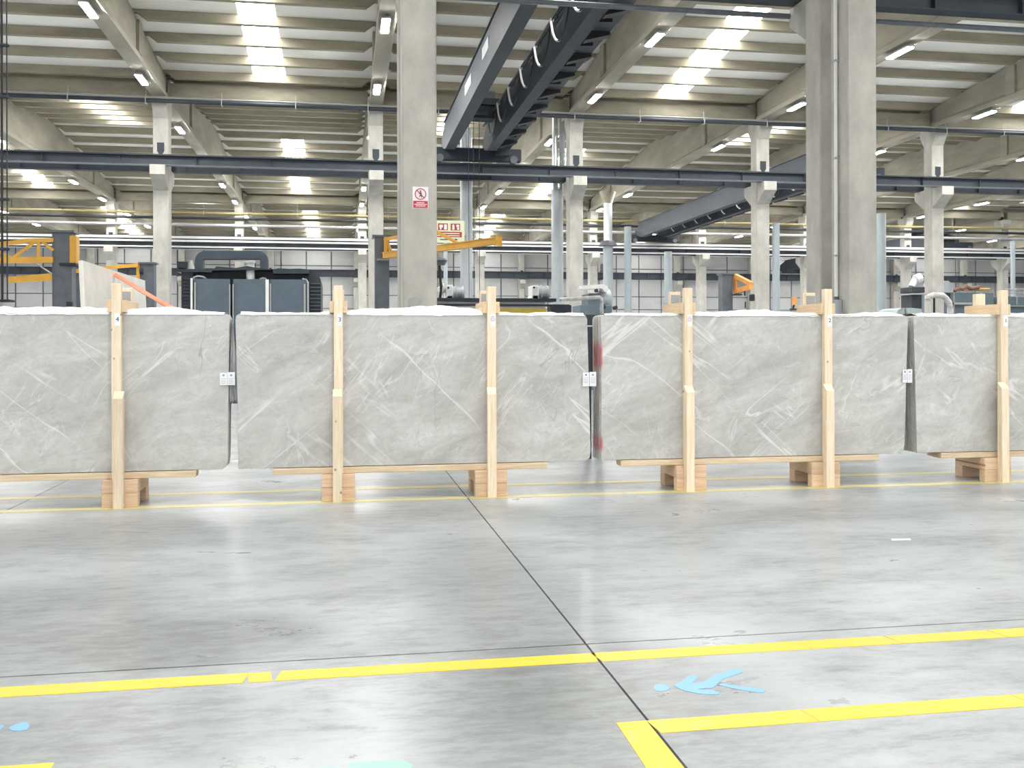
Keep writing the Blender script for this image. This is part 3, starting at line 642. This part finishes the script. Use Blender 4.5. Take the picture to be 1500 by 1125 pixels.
for u in (655, 781):
    h = part('polishing_head', bz(u, u + 9.5, 417.5, 440, .1, .75, .02), M['white'], t)
    part('head_foot', MB().prism([P(u - 3, 440, .1), P(u + 12, 440, .1), P(u + 9, 433, .1), P(u, 433, .1)], (0, .65, 0)), M['white'], h)
    part('motor', MB().rod(P(u + 9, 427.5, .4), P(u + 27, 427.5, .4), .18, 18), M['galv'], h, True)
    part('motor_fin', MB().rod(P(u + 15, 427.5, .4), P(u + 16.2, 427.5, .4), .21, 18).rod(P(u + 24, 427.5, .4), P(u + 25.5, 427.5, .4), .2, 18), M['dusty'], h, True)
    part('lamp_dot', MB().rod(P(u + 2.5, 421, .1), P(u + 2.5, 421, .08), .03, 10), M['ink'], h)
part('small_head', MB().rod(P(644, 427, .4), P(653, 420, .4), .12, 12).rod(P(650, 419, .4), P(653, 419, .4), .1, 12), M['white'], t, True)
part('hose', MB().tube([P(645, 380, .3), P(646, 400, .3), P(648, 420, .3), P(646, 438, .3)], .04, 8), M['black'], t, True)
part('dust_hood', MB().rod(P(647, 387, .3), P(647, 380, .3), .12, 14, .2).rod(P(647, 380, .3), P(647, 376.5, .3), .2, 14, .1), M['steel_jib'], t, True)
part('feed_pipe', MB().tube([P(816, 440, -.3), P(830, 439, -.3), P(850, 438, -.3), P(868, 437, -.3), P(874, 436.5, -.3), P(877, 439, -.3), P(877.5, 444, -.3), P(877.5, 460, -.3), P(877.5, 640, -.3)], .055, 10), M['dusty'], t, True)
part('cable', MB().tube([P(612, 447, -.1), P(640, 450, -.1), P(660, 448, -.1), P(690, 447, -.1)], .015, 6), M['black'], t)

y = 33.0; P = lambda u, v, d=0: at(u, v, y) + Vector((0, d, 0))
t = thing('drum_machine', 'grey machine with a silver drum and white arm beside the middle column', 'machine', (P(880, 400).x, y, 0))
bz = lambda u0, u1, v0, v1, d0, d1, bev=0: MB().box(P(u0, 400).x, P(u1, 400).x, y + d0, y + d1, 0 if v1 is None else P(880, v1).z, P(880, v0).z, bev)
part('cabinet', bz(850, 897, 447, None, .0, 1.2, .02), M['cabinet'], t); part('housing', bz(864, 884, 429.5, 448, .2, 1.2, .03), M['cabinet'], t)
part('drum', MB().rod(P(881, 437.5, .6), P(899, 437.5, .6), .36, 24), M['galv'], t, True)
part('drum_ring', MB().rod(P(886, 437.5, .6), P(887, 437.5, .6), .375, 24), M['steel_light'], t, True)
part('white_arm', MB().prism([P(848, 424), P(848, 419), P(884, 416.5), P(890, 419), P(892, 426.5), P(886, 428), P(882, 423)], (0, .4, 0)), M['white'], t)
part('knob', MB().rod(P(874, 426, -.05), P(874, 426, .1), .06, 12).rod(P(883, 450, -.1), P(883, 450, 0), .09, 12), M['ink'], t)
part('lever', MB().rod(P(897, 452, -.1), P(903, 450, -.1), .06, 8), M['ink'], t)

# ------------------------------------------------------------------ machines at the right
y = 36.0; P = lambda u, v, d=0: at(u, v, y) + Vector((0, d, 0))
bz = lambda u0, u1, v0, v1, d0, d1, bev=0: MB().box(P(u0, 400).x, P(u1, 400).x, y + d0, y + d1, 0 if v1 is None else P(1400, v1).z, P(1400, v0).z, bev)
t = thing('control_console', 'dark grey control console left of the far right column', 'machine', (P(1342, 400).x, y, 0))
part('cabinet', bz(1336, 1351, 433, None, 0, .8, .02), M['machine_dark'], t); part('top_box', bz(1333, 1351, 422.5, 431, -.2, .7, .02), M['machine_dark'], t)
part('shelf', bz(1332, 1351, 432, 434, -.3, .7), M['steel_light'], t); part('robot_head', MB().rod(P(1340, 421, .2), P(1345, 411, .2), .14, 12).rod(P(1345, 411, .2), P(1353, 408, .2), .2, 12).box(P(1347, 0).x, P(1356, 0).x, y + .1, y + .4, P(1350, 412).z, P(1350, 406).z, .03), M['white'], t, True)
y = 30.0; P = lambda u, v, d=0: at(u, v, y) + Vector((0, d, 0))
t = thing('bent_pipe', 'bent white pipe on a stand in front of the far right column', 'pipe', (P(1366, 400).x, y, 0))
part('pipe', MB().tube([P(1360, 439), P(1362, 436), P(1367, 434), P(1374, 434.5), P(1381, 434.5), P(1386, 439), P(1391, 446), P(1392, 454), P(1392, 600)], .10, 12), M['dusty'], t, True)
part('stand', MB().rod((P(1368.5, 0).x, y, 0), P(1368.5, 436), .035, 8), M['black'], t)
part('nozzle', MB().rod(P(1361, 436.5), P(1359, 441), .13, 12, .1), M['dusty'], t, True)
y = 42.0; P = lambda u, v, d=0: at(u, v, y) + Vector((0, d, 0))
bz = lambda u0, u1, v0, v1, d0, d1, bev=0: MB().box(P(u0, 400).x, P(u1, 400).x, y + d0, y + d1, 0 if v1 is None else P(1430, v1).z, P(1430, v0).z, bev)
t = thing('roller_machine', 'blue grey machine with a silver roll and orange trolley at the right', 'machine', (P(1440, 400).x, y, 0))
part('body', bz(1386, 1462, 430, None, .3, 2.2, .02), M['cabinet'], t); part('shelf', bz(1398, 1424, 445, 448, .0, .4), M['steel_light'], t); part('frame_post', bz(1398, 1399.5, 430, None, .05, .3), M['steel_light'], t); part('frame_post', bz(1438, 1440, 430, None, .05, .3), M['steel_light'], t)
part('silver_roll', MB().prism([P(1380, 430), P(1380, 416), P(1384, 413), P(1390, 413), P(1395, 418), P(1397, 425), P(1396, 430)], (0, 1.5, 0)), M['galv'], t, True)
part('orange_trolley', bz(1398, 1409, 424, 428.5, .3, 1.4, .03), M['orange_arm'], t); part('orange_trolley', bz(1424, 1457, 423, 426, .3, 1.0, .03), M['orange_arm'], t); part('hose_bundle', MB().tube([P(1403, 427, .3), P(1411, 423, .3), P(1416, 425, .3), P(1422, 421, .3), P(1428, 424, .3), P(1440, 422, .3)], .09, 8), mat('brown hose', (.24, .12, .09), .6), t, True)
t = thing('railed_machine', 'blue grey machine with a pale railing at the right edge', 'machine', (P(1510, 400).x, y, 0))
part('body', bz(1474, 1570, 435, None, .3, 2.4, .02), M['cabinet'], t); part('step', bz(1474, 1570, 449, 450.5, 0, .4), M['steel_light'], t)
rl = MB()
for u in (1478, 1494, 1512, 1530, 1550, 1568): rl.rod(P(u, 448, .2), P(u, 425, .2), .03, 6)
for v in (425.5, 431): rl.rod(P(1476, v, .2), P(1570, v, .2), .03, 6)
part('railing', rl, M['steel_light'], t)
y = 20.0
t = thing('covered_stack', 'low pale teal covered machine seen over the slabs at the right', 'machine', (at(1325, 455, y).x, y, 0))
part('cover', MB().prism([at(1312, 462, y), at(1316, 455.5, y), at(1322, 452.5, y), at(1336, 452.5, y), at(1350, 454, y), at(1352, 462, y)], (0, .8, 0)), M['teal'], t); part('body', MB().box(at(1312, 0, y).x, at(1352, 0, y).x, y, y + .8, 0, at(1330, 461, y).z), M['teal'], t); part('rim', MB().rod(at(1319, 461, y - .02), at(1321, 453, y - .02), .025, 6).rod(at(1328, 461, y - .02), at(1327, 452.5, y - .02), .02, 6), M['steel_light'], t)
y = 62
t = thing('ventilation_unit', 'dark grey ventilation box high between the far columns', 'machine', (at(891, 395, y).x, y, 0))
part('case', MB().box(at(884, 0, y).x, at(897, 0, y).x, y, y + .8, at(890, 399, y).z, at(890, 386, y).z, .03), M['steel'], t); part('duct_leg', MB().box(at(893, 0, y).x, at(898, 0, y).x, y + .2, y + .7, 0, at(890, 387, y).z), M['concrete_old'], t)

# dark blower seen through the gap between the middle bundles
y = 13.2; P = lambda u, v, d=0: at(u, v, y) + Vector((0, d, 0))
t = thing('dark_cart', 'dark grey steel cart seen through the gap between the middle bundles', 'cart', (P(868, 500).x, y, 0))
part('upright', MB().box(P(858, 0).x, P(866, 0).x, y, y + .1, 0, P(866, 462).z).box(P(876, 0).x, P(882, 0).x, y, y + .1, 0, P(866, 470).z), M['steel_dark'], t); part('panel', MB().box(P(856, 0).x, P(884, 0).x, y + .1, y + .3, P(866, 560).z, P(866, 461).z), M['machine_dark'], t); part('crossbar', MB().rod(P(856, 478), P(884, 478), .012, 8), M['galv'], t)
# ------------------------------------------------------------------ cream slab on its own stand with an orange strap
xs_ = -3.5; yA, yM, yB = 14.0, 15.72, 18.2; zt = at(118, 380, 14.0).z
ls = thing('slab_stand', 'steel A-frame stand under the leaning cream slab', 'stand', (xs_, 16, 0))
part('base', MB().box(xs_ - .7, xs_ + .25, yA + .2, yB - .2, 0, .12), M['steel_dark'], ls)
for yy in (14.35, 17.6): part('upright', MB().bar((xs_ - .33, yy, .12), (xs_ - .23, yy, 2.2), .07, .07), M['steel_dark'], ls)
part('cross_rail', MB().bar((xs_ - .3, 14.3, 2.1), (xs_ - .3, 17.7, 2.1), .06, .06), M['steel_dark'], ls)
def lean(ya_, yb_, d, name, label):
    return single(name, MB().prism([(xs_ + .12 + d, ya_, .125), (xs_ + .15 + d, ya_, .125), (xs_ + .03 + d, ya_, zt), (xs_ + d, ya_, zt)], (0, yb_ - ya_, 0)), M['cream_slab'], label, 'stone slab', (xs_ + .1, ya_, .125), 'cream slabs leaning at the left')
lean(yA, yM, 0, 'stone_slab', 'big cream stone slab leaning behind post 4, nearer half'); lean(yM + .015, yB, 0, 'stone_slab', 'cream stone slab behind post 4, farther one crossed by the orange strap')
lean(yA + .05, yB - .1, -.04, 'stone_slab', 'cream stone slab hidden behind the two leaning cream ones')
sp = [at(165, 399, 15.9), at(178, 406, 15.6), at(194, 416, 15.0), at(215, 429, 14.2), at(238, 442, 13.4), at(262, 456, 12.7), at(275, 470, 12.3)]
st = MB()
for a, b in zip(sp, sp[1:]): st.bar(a, b, .012, .085, (1, 0, 0))
single('tension_strap', st, M['orange'], 'orange tension strap slanting down from the cream slab', 'strap', sp[0])
# ------------------------------------------------------------------ floor markings
def stripe(label, m, polys, z=.0015):
    mb = MB()
    for p in polys: mb.prism([(a, b, .0003) for a, b in p], (0, 0, z))
    c = Vector((*polys[0][0], 0)); return single('floor_marking', mb, m, label, 'floor marking', c)
def seg(xa, xb, y0, y1, sk=.02): return [(xa, y0), (xb, y0), (xb + sk, y1), (xa + sk, y1)]
stripe('near yellow line across the floor, left of the long joint', M['paint_yellow'], [seg(-6, -.475, 4.765, 4.905), seg(-.445, -.335, 4.765, 4.905, -.02), seg(-.325, 1.258, 4.765, 4.905)])
stripe('near yellow line across the floor, right of the long joint', M['paint_yellow'], [seg(1.283, 2.41, 4.765, 4.905, -.03), seg(2.415, 2.93, 4.765, 4.905, -.04), seg(2.935, 3.55, 4.765, 4.905, -.03), seg(3.555, 9, 4.765, 4.905, -.03)])
stripe('right yellow L shaped corner line nearest the camera', M['paint_yellow'], [[(1.13, 3.985), (1.262, 3.985), (1.262, 2.6), (1.1, 2.6)], seg(1.282, 1.98, 3.845, 3.985, -.02), seg(1.985, 3.0, 3.845, 3.985, -.02), seg(3.005, 8, 3.845, 3.985, -.02)])
stripe('yellow corner line cut by the bottom left of the frame', M['paint_yellow'], [[(-6, 3.985), (-1.095, 3.985), (-1.11, 2.6), (-1.27, 2.6), (-1.265, 3.845), (-6, 3.845)]])
stripe('faded yellow line under the slab rack feet', M['paint_faded'], [seg(-14, 1.258, 10.02, 10.17), seg(1.283, 14, 10.02, 10.17)])
stripe('faded yellow line behind the slab racks', M['paint_faded'], [seg(-14, 1.258, 10.87, 11.02), seg(1.283, 14, 10.87, 11.02)])
def pic(pts, sx=7.143, ox=930, oy=960):
    return [tuple(floor_at(ox + a / sx, oy + b / sx)) for a, b in pts]
head = [(185, 350), (195, 318), (240, 305), (300, 315), (350, 335), (362, 352), (330, 372), (270, 385), (215, 380)]
torso = [(395, 320), (440, 300), (500, 265), (540, 228), (590, 215), (640, 222), (652, 240), (610, 275), (590, 298), (690, 288), (745, 270), (790, 232), (850, 205), (960, 172), (1050, 150), (1110, 162), (1120, 185), (1060, 208), (960, 240), (890, 270), (850, 315), (800, 350), (650, 358), (690, 370), (800, 372), (870, 395), (880, 412), (820, 420), (690, 412), (640, 405), (520, 380), (440, 350)]
leg = [(865, 318), (900, 300), (960, 310), (1150, 340), (1340, 360), (1362, 380), (1330, 402), (1200, 388), (1000, 352)]
stripe('blue painted walking figure on the floor, right of the joint', M['paint_blue'], [pic(head), pic(torso), pic(leg)])
sh = 3.01 * 0 - (1.408 + 1.30) ; q = lambda P: [(-1.298 - (a - 1.41), b + .03) for a, b in pic(P)]
stripe('blue painted walking figure at the left edge, head only showing', M['paint_blue'], [q(head)[::-1], q(torso)[::-1], q(leg)[::-1]])
gr = floor_at(524, 1118)
def ell(cx, cy, rx, ry, n=20, a0=0): return [(cx + rx * math.cos(2 * math.pi * k / n), cy + ry * math.sin(2 * math.pi * k / n)) for k in range(n)]
stripe('green painted sign cut off by the bottom edge of the frame', M['paint_green'], [[(gr.x - .04, gr.y + .01), (gr.x + .17, gr.y), (gr.x + .2, gr.y - .05), (gr.x + .1, gr.y - .45), (gr.x - .02, gr.y - .45)], ell(gr.x - .13, gr.y - .055, .07, .045)])
sc = floor_at(1318, 792)
single('paper_scrap', MB().prism([(sc.x - .09, sc.y - .03, .001), (sc.x + .07, sc.y - .04, .001), (sc.x + .1, sc.y + .02, .001), (sc.x - .06, sc.y + .035, .001)], (0, 0, .002)), M['paper'], 'small pale paper scrap on the floor at the right', 'paper', (sc.x, sc.y, 0))

# ------------------------------------------------------------------ slab bundles in timber racks
YF = 10.21                                     # front face of the slabs
ZB, ZT = .345, 1.915
NS, TK, GP = 13, .022, .004
def slab_mesh(wd, m, tl, tr, bl, br):
    """one slab, local origin at the middle of its foot; tl.. shift the four corners sideways"""
    h = ZT - ZB; a = -wd / 2; b = wd / 2
    out = [(a + bl, 0, .0), (b + br - .05, 0, 0), (b + br - .012, 0, .03), (b + br, 0, .1), (b + tr, 0, h - .05), (b + tr - .02, 0, h - .006), (b + tr - .06, 0, h), (a + tl + .04, 0, h), (a + tl + .008, 0, h - .02), (a + tl, 0, h - .06), (a + (bl + tl) / 2 + .004, 0, h * .45)]
    bm = MB().prism(out, (0, TK, 0))
    bmesh.ops.bevel(bm.bm, geom=[e for e in bm.bm.edges if abs(e.verts[0].co.y - e.verts[1].co.y) < .001], offset=.002, segments=1, affect='EDGES')
    return bm.mesh('marble_slab', m)
bundles = [dict(n='4', x0=-4.75, x1=-1.135, posts=[(-3.72, 'mark', 0, 0), (-2.205, '4', .03, .03)], corners=(0, 0, 0, -.02), run=(-4.3, -1.46), m='marble', side=1),
           dict(n='3', x0=-1.075, x1=2.60, posts=[(-.05, '3', -.012, -.005), (1.535, 'mark', -.01, -.01)], corners=(0, -.015, .025, .02), run=(-.71, 2.14), m='marble', side=-1),
           dict(n='2', x0=2.735, x1=6.34, posts=[(3.70, 'mark', -.01, .03), (5.335, '2', -.022, -.035)], corners=(0, .01, .0, -.035), run=(2.95, 5.98), m='marble_red', side=-1),
           dict(n='1', x0=6.42, x1=10.0, posts=[(7.52, '1', -.052, -.09), (9.15, 'mark', 0, 0)], corners=(0, 0, .04, 0), run=(6.75, 9.6), m='marble', side=-1)]
where = {'4': 'the bundle cut by the left edge', '3': 'the middle bundle left of the red painted edges', '2': 'the middle bundle with red painted edges', '1': 'the bundle cut by the right edge'}
PW = .092                                      # post width
for B in bundles:
    xm = (B['x0'] + B['x1']) / 2; wd = B['x1'] - B['x0']
    me = slab_mesh(wd, M[B['m']], *B['corners'])
    for k in range(NS):
        dx = 0 if k == 0 else random.uniform(-.012, .012)
        lab = 'polished grey marble slab, front one of ' + where[B['n']] if k == 0 else 'grey marble slab packed behind the front one of ' + where[B['n']]
        o = link('marble_slab', me, None, (xm + dx + (k * .002 if B['n'] == '1' else 0), YF + k * (TK + GP), ZB)); tag(o, lab, 'stone slab', 'slabs packed in ' + where[B['n']] if k else None)
    depth = NS * (TK + GP); yr = YF + depth
    # plastic sheet lying over the slab tops
    nx, ny = 90, 8; vs, fs_ = [], []
    sd = {'4': 1, '3': 2, '2': 3, '1': 4}[B['n']] * 7.3
    hump = {'4': [(-2.9, .9, .055), (-1.75, .25, .05)], '3': [(1.0, .55, .075), (.3, .3, .03)], '2': [(4.55, .5, .05), (6.1, .25, .03)], '1': [(6.7, .2, .02), (8.3, .6, .04)]}[B['n']]
    for i in range(nx + 1):
        xx = B['x0'] + .05 + (wd - .1) * i / nx
        for k in range(ny + 1):
            yy = YF - .008 + (depth + .014) * k / ny
            z = ZT + .006 + abs(noise.noise((xx * 6 + sd, yy * 9, 1.7))) * .03 + abs(noise.noise((xx * 21 + sd, yy * 16, 4))) * .008
            for hx, hr, hh in hump: z += hh * math.exp(-((xx - hx) / hr) ** 2) * math.sin(math.pi * min(max((k - .5) / (ny - .5), 0), 1)) ** .7
            if k == 0: z = ZT - .008 - .02 * abs(noise.noise((xx * 9 + sd, 2, 3)))
            if k == ny: z = ZT - .15
            vs.append((xx - xm, yy - YF, z - ZT))
    for i in range(nx):
        for k in range(ny):
            a = i * (ny + 1) + k; fs_.append((a, a + ny + 1, a + ny + 2, a + 1))
    pm = bpy.data.meshes.new('plastic_sheet'); pm.from_pydata(vs, [], fs_); pm.materials.append(M['film'])
    pm.polygons.foreach_set('use_smooth', [True] * len(pm.polygons))
    o = link('plastic_sheet', pm, None, (xm, YF, ZT)); tag(o, 'crumpled white plastic sheet over ' + where[B['n']], 'plastic sheet', 'plastic sheets over the bundles')
    # timber rack
    rk = thing('timber_rack', 'pine timber rack holding ' + where[B['n']], 'rack', (xm, 10.05, 0), 'timber racks')
    a, b = B['run']
    part('runner', MB().box(a, b, YF - .02, YF + .16, .275, .338, .004), M['pine_x'], rk)
    part('runner', MB().box(a + .05, b - .03, yr - .16, yr, .275, .338, .004), M['pine_x'], rk)
    for (x, mark, off, fo) in B['posts']:
        p0 = part('post', MB().box(x - PW / 2, x + PW / 2, YF - .078, YF - .004, .275, 2.205, .004), M['pine'], rk)
        xs2 = x + off; zt2 = 1.145
        sb = MB().prism([(xs2 - PW / 2, 10.05, 0), (xs2 - PW / 2, 10.05, zt2 - .07), (xs2 - PW / 2, 10.128, zt2), (xs2 - PW / 2, 10.128, 0)], (PW, 0, 0))
        part('stub_post', sb, M['pine'], rk)
        part('rear_post', MB().box(x - .06, x + .06, yr + .01, yr + .085, .275, 2.185, .004), M['pine'], rk)
        if mark != '1' and mark != '3': part('felt_pad', MB().box(x - .052, x + .052, yr + .002, yr + .01, 2.03, 2.15), M['pad'], rk)
        for s in (-1, 1):
            xa = x + s * (PW / 2 + .022)
            part('clamp_board', MB().box(xa - .021, xa + .021, YF - .062, yr + .2, 1.925, 2.045, .003), M['pine_y'], rk)
        fx = x + fo
        part('bearer', MB().box(fx - .17, fx + .17, 10.13, yr + .14, .14, .272, .005), M['pine_dark'], rk)
        part('foot_block', MB().box(fx - .17, fx + .17, 10.13, 10.23, 0, .138, .005), M['pine_dark'], rk)
        part('foot_block', MB().box(fx - .17, fx + .17, yr, yr + .14, 0, .138, .005), M['pine_dark'], rk)
        lb = part('number_label', MB().box(x - .027 + .012, x + .027 + .012, YF - .081, YF - .0785, 1.79, 1.915), M['paper'], rk)
        if mark == 'mark':
            mb = MB(); zc = 1.86; lx = x + .012
            for k in range(16):
                aa, bb = 2 * math.pi * k / 16, 2 * math.pi * (k + 1) / 16; pt = lambda r, g: (lx + r * math.cos(g), YF - .0812, zc + r * math.sin(g))
                mb.prism([pt(.022, aa), pt(.022, bb), pt(.018, bb), pt(.018, aa)], (0, -.001, 0))
                if k % 2 == 0: mb.prism([pt(.012, aa), pt(.012, bb), pt(.007, bb), pt(.007, aa)], (0, -.001, 0))
            mb.box(lx - .018, lx + .018, YF - .0822, YF - .081, 1.889, 1.893)
            part('round_stamp', mb, M['purple'], lb)
        else:
            g = link('numeral', glyphs(mark, .062, M['ink'], 'numeral'), lb, Vector((x + .014, YF - .0822, 1.853)) - rk.location)

# paper tags stuck at the gaps between bundles
def tags(u0, u1, v0, v1, y, label):
    a, b = at(u0, v0, y), at(u1, v1, y); m = (a.x + b.x) / 2
    t = thing('paper_tag', label, 'tag', (m, y, b.z))
    for i, (xa, xb, dz) in enumerate(((a.x, m - .003, 0), (m + .001, b.x, .006))):
        pg = part('sheet', MB().box(xa, xb, y - .003, y - .001, b.z + dz - .006 * i, a.z + dz), M['paper'], t)
        c = (xa + xb) / 2; mb = MB().rod((c, y - .003, a.z - .025), (c, y - .0045, a.z - .025), .011, 12)
        part('round_stamp', mb, M['ink_grey'], pg)
        ln = MB(); wd = (xb - xa) / 2
        for k in range(4): ln.box(c - wd * .7, c + wd * (.7 - .15 * (k % 2)), y - .0045, y - .003, a.z - .062 - k * .016, a.z - .059 - k * .016)
        part('print_line', ln, M['ink_grey'], pg)
tags(322, 344, 545, 563, 10.195, 'pair of white paper tags between the bundles marked 4 and 3')
tags(853.5, 873, 546, 566, 10.195, 'pair of white paper tags on the red painted gap between bundles')
tags(1322, 1336, 543, 562, 10.195, 'pair of white paper tags at the gap near the bundle marked 1')
# loose grey film hanging in the first gap
y = 10.25; fm = []
cols = [(336.5, 342), (341, 347)]
vs, fs_ = [], []; nz = 20
for i in range(nz + 1):
    v = 472 + (590 - 472) * i / nz; wpx = 2 + 9 * min(1, i / 9)
    for k in range(7):
        p = at(340.5 + .2 * i * .3 - wpx * .45 + wpx * k / 6, v, y); vs.append((p.x, y + .02 * math.sin(k * 2.2 + i * .3), p.z))
for i in range(nz):
    for k in range(6): fs_.append((i * 7 + k, i * 7 + k + 1, (i + 1) * 7 + k + 1, (i + 1) * 7 + k))
fmsh = bpy.data.meshes.new('plastic_film'); c0 = Vector(vs[0]); fmsh.from_pydata([Vector(a) - c0 for a in vs], [], fs_); fmsh.materials.append(M['film_grey']); fmsh.polygons.foreach_set('use_smooth', [True] * len(fmsh.polygons))
o = link('plastic_film', fmsh, None, c0); tag(o, 'crumpled grey plastic film hanging in the gap left of bundle 3', 'plastic film'); so = o.modifiers.new('thick', 'SOLIDIFY'); so.thickness = .003
# hand vacuum lifter lying on the sheet
q = at(1162, 457, 10.35); q.z = ZT + .06
t = thing('suction_lifter', 'small suction lifter with orange handle on the plastic sheet', 'tool', (q.x, 10.35, q.z))
part('cup', MB().rod((q.x, 10.35, q.z), (q.x, 10.35, q.z + .02), .045, 16, .035), M['black'], t, True); part('neck', MB().rod((q.x, 10.35, q.z + .02), (q.x + .012, 10.35, q.z + .07), .012, 8), M['black'], t, True)
part('handle', MB().rod((q.x + .012, 10.35, q.z + .06), (q.x + .012, 10.35, q.z + .15), .026, 12, .03), M['orange_arm'], t, True)
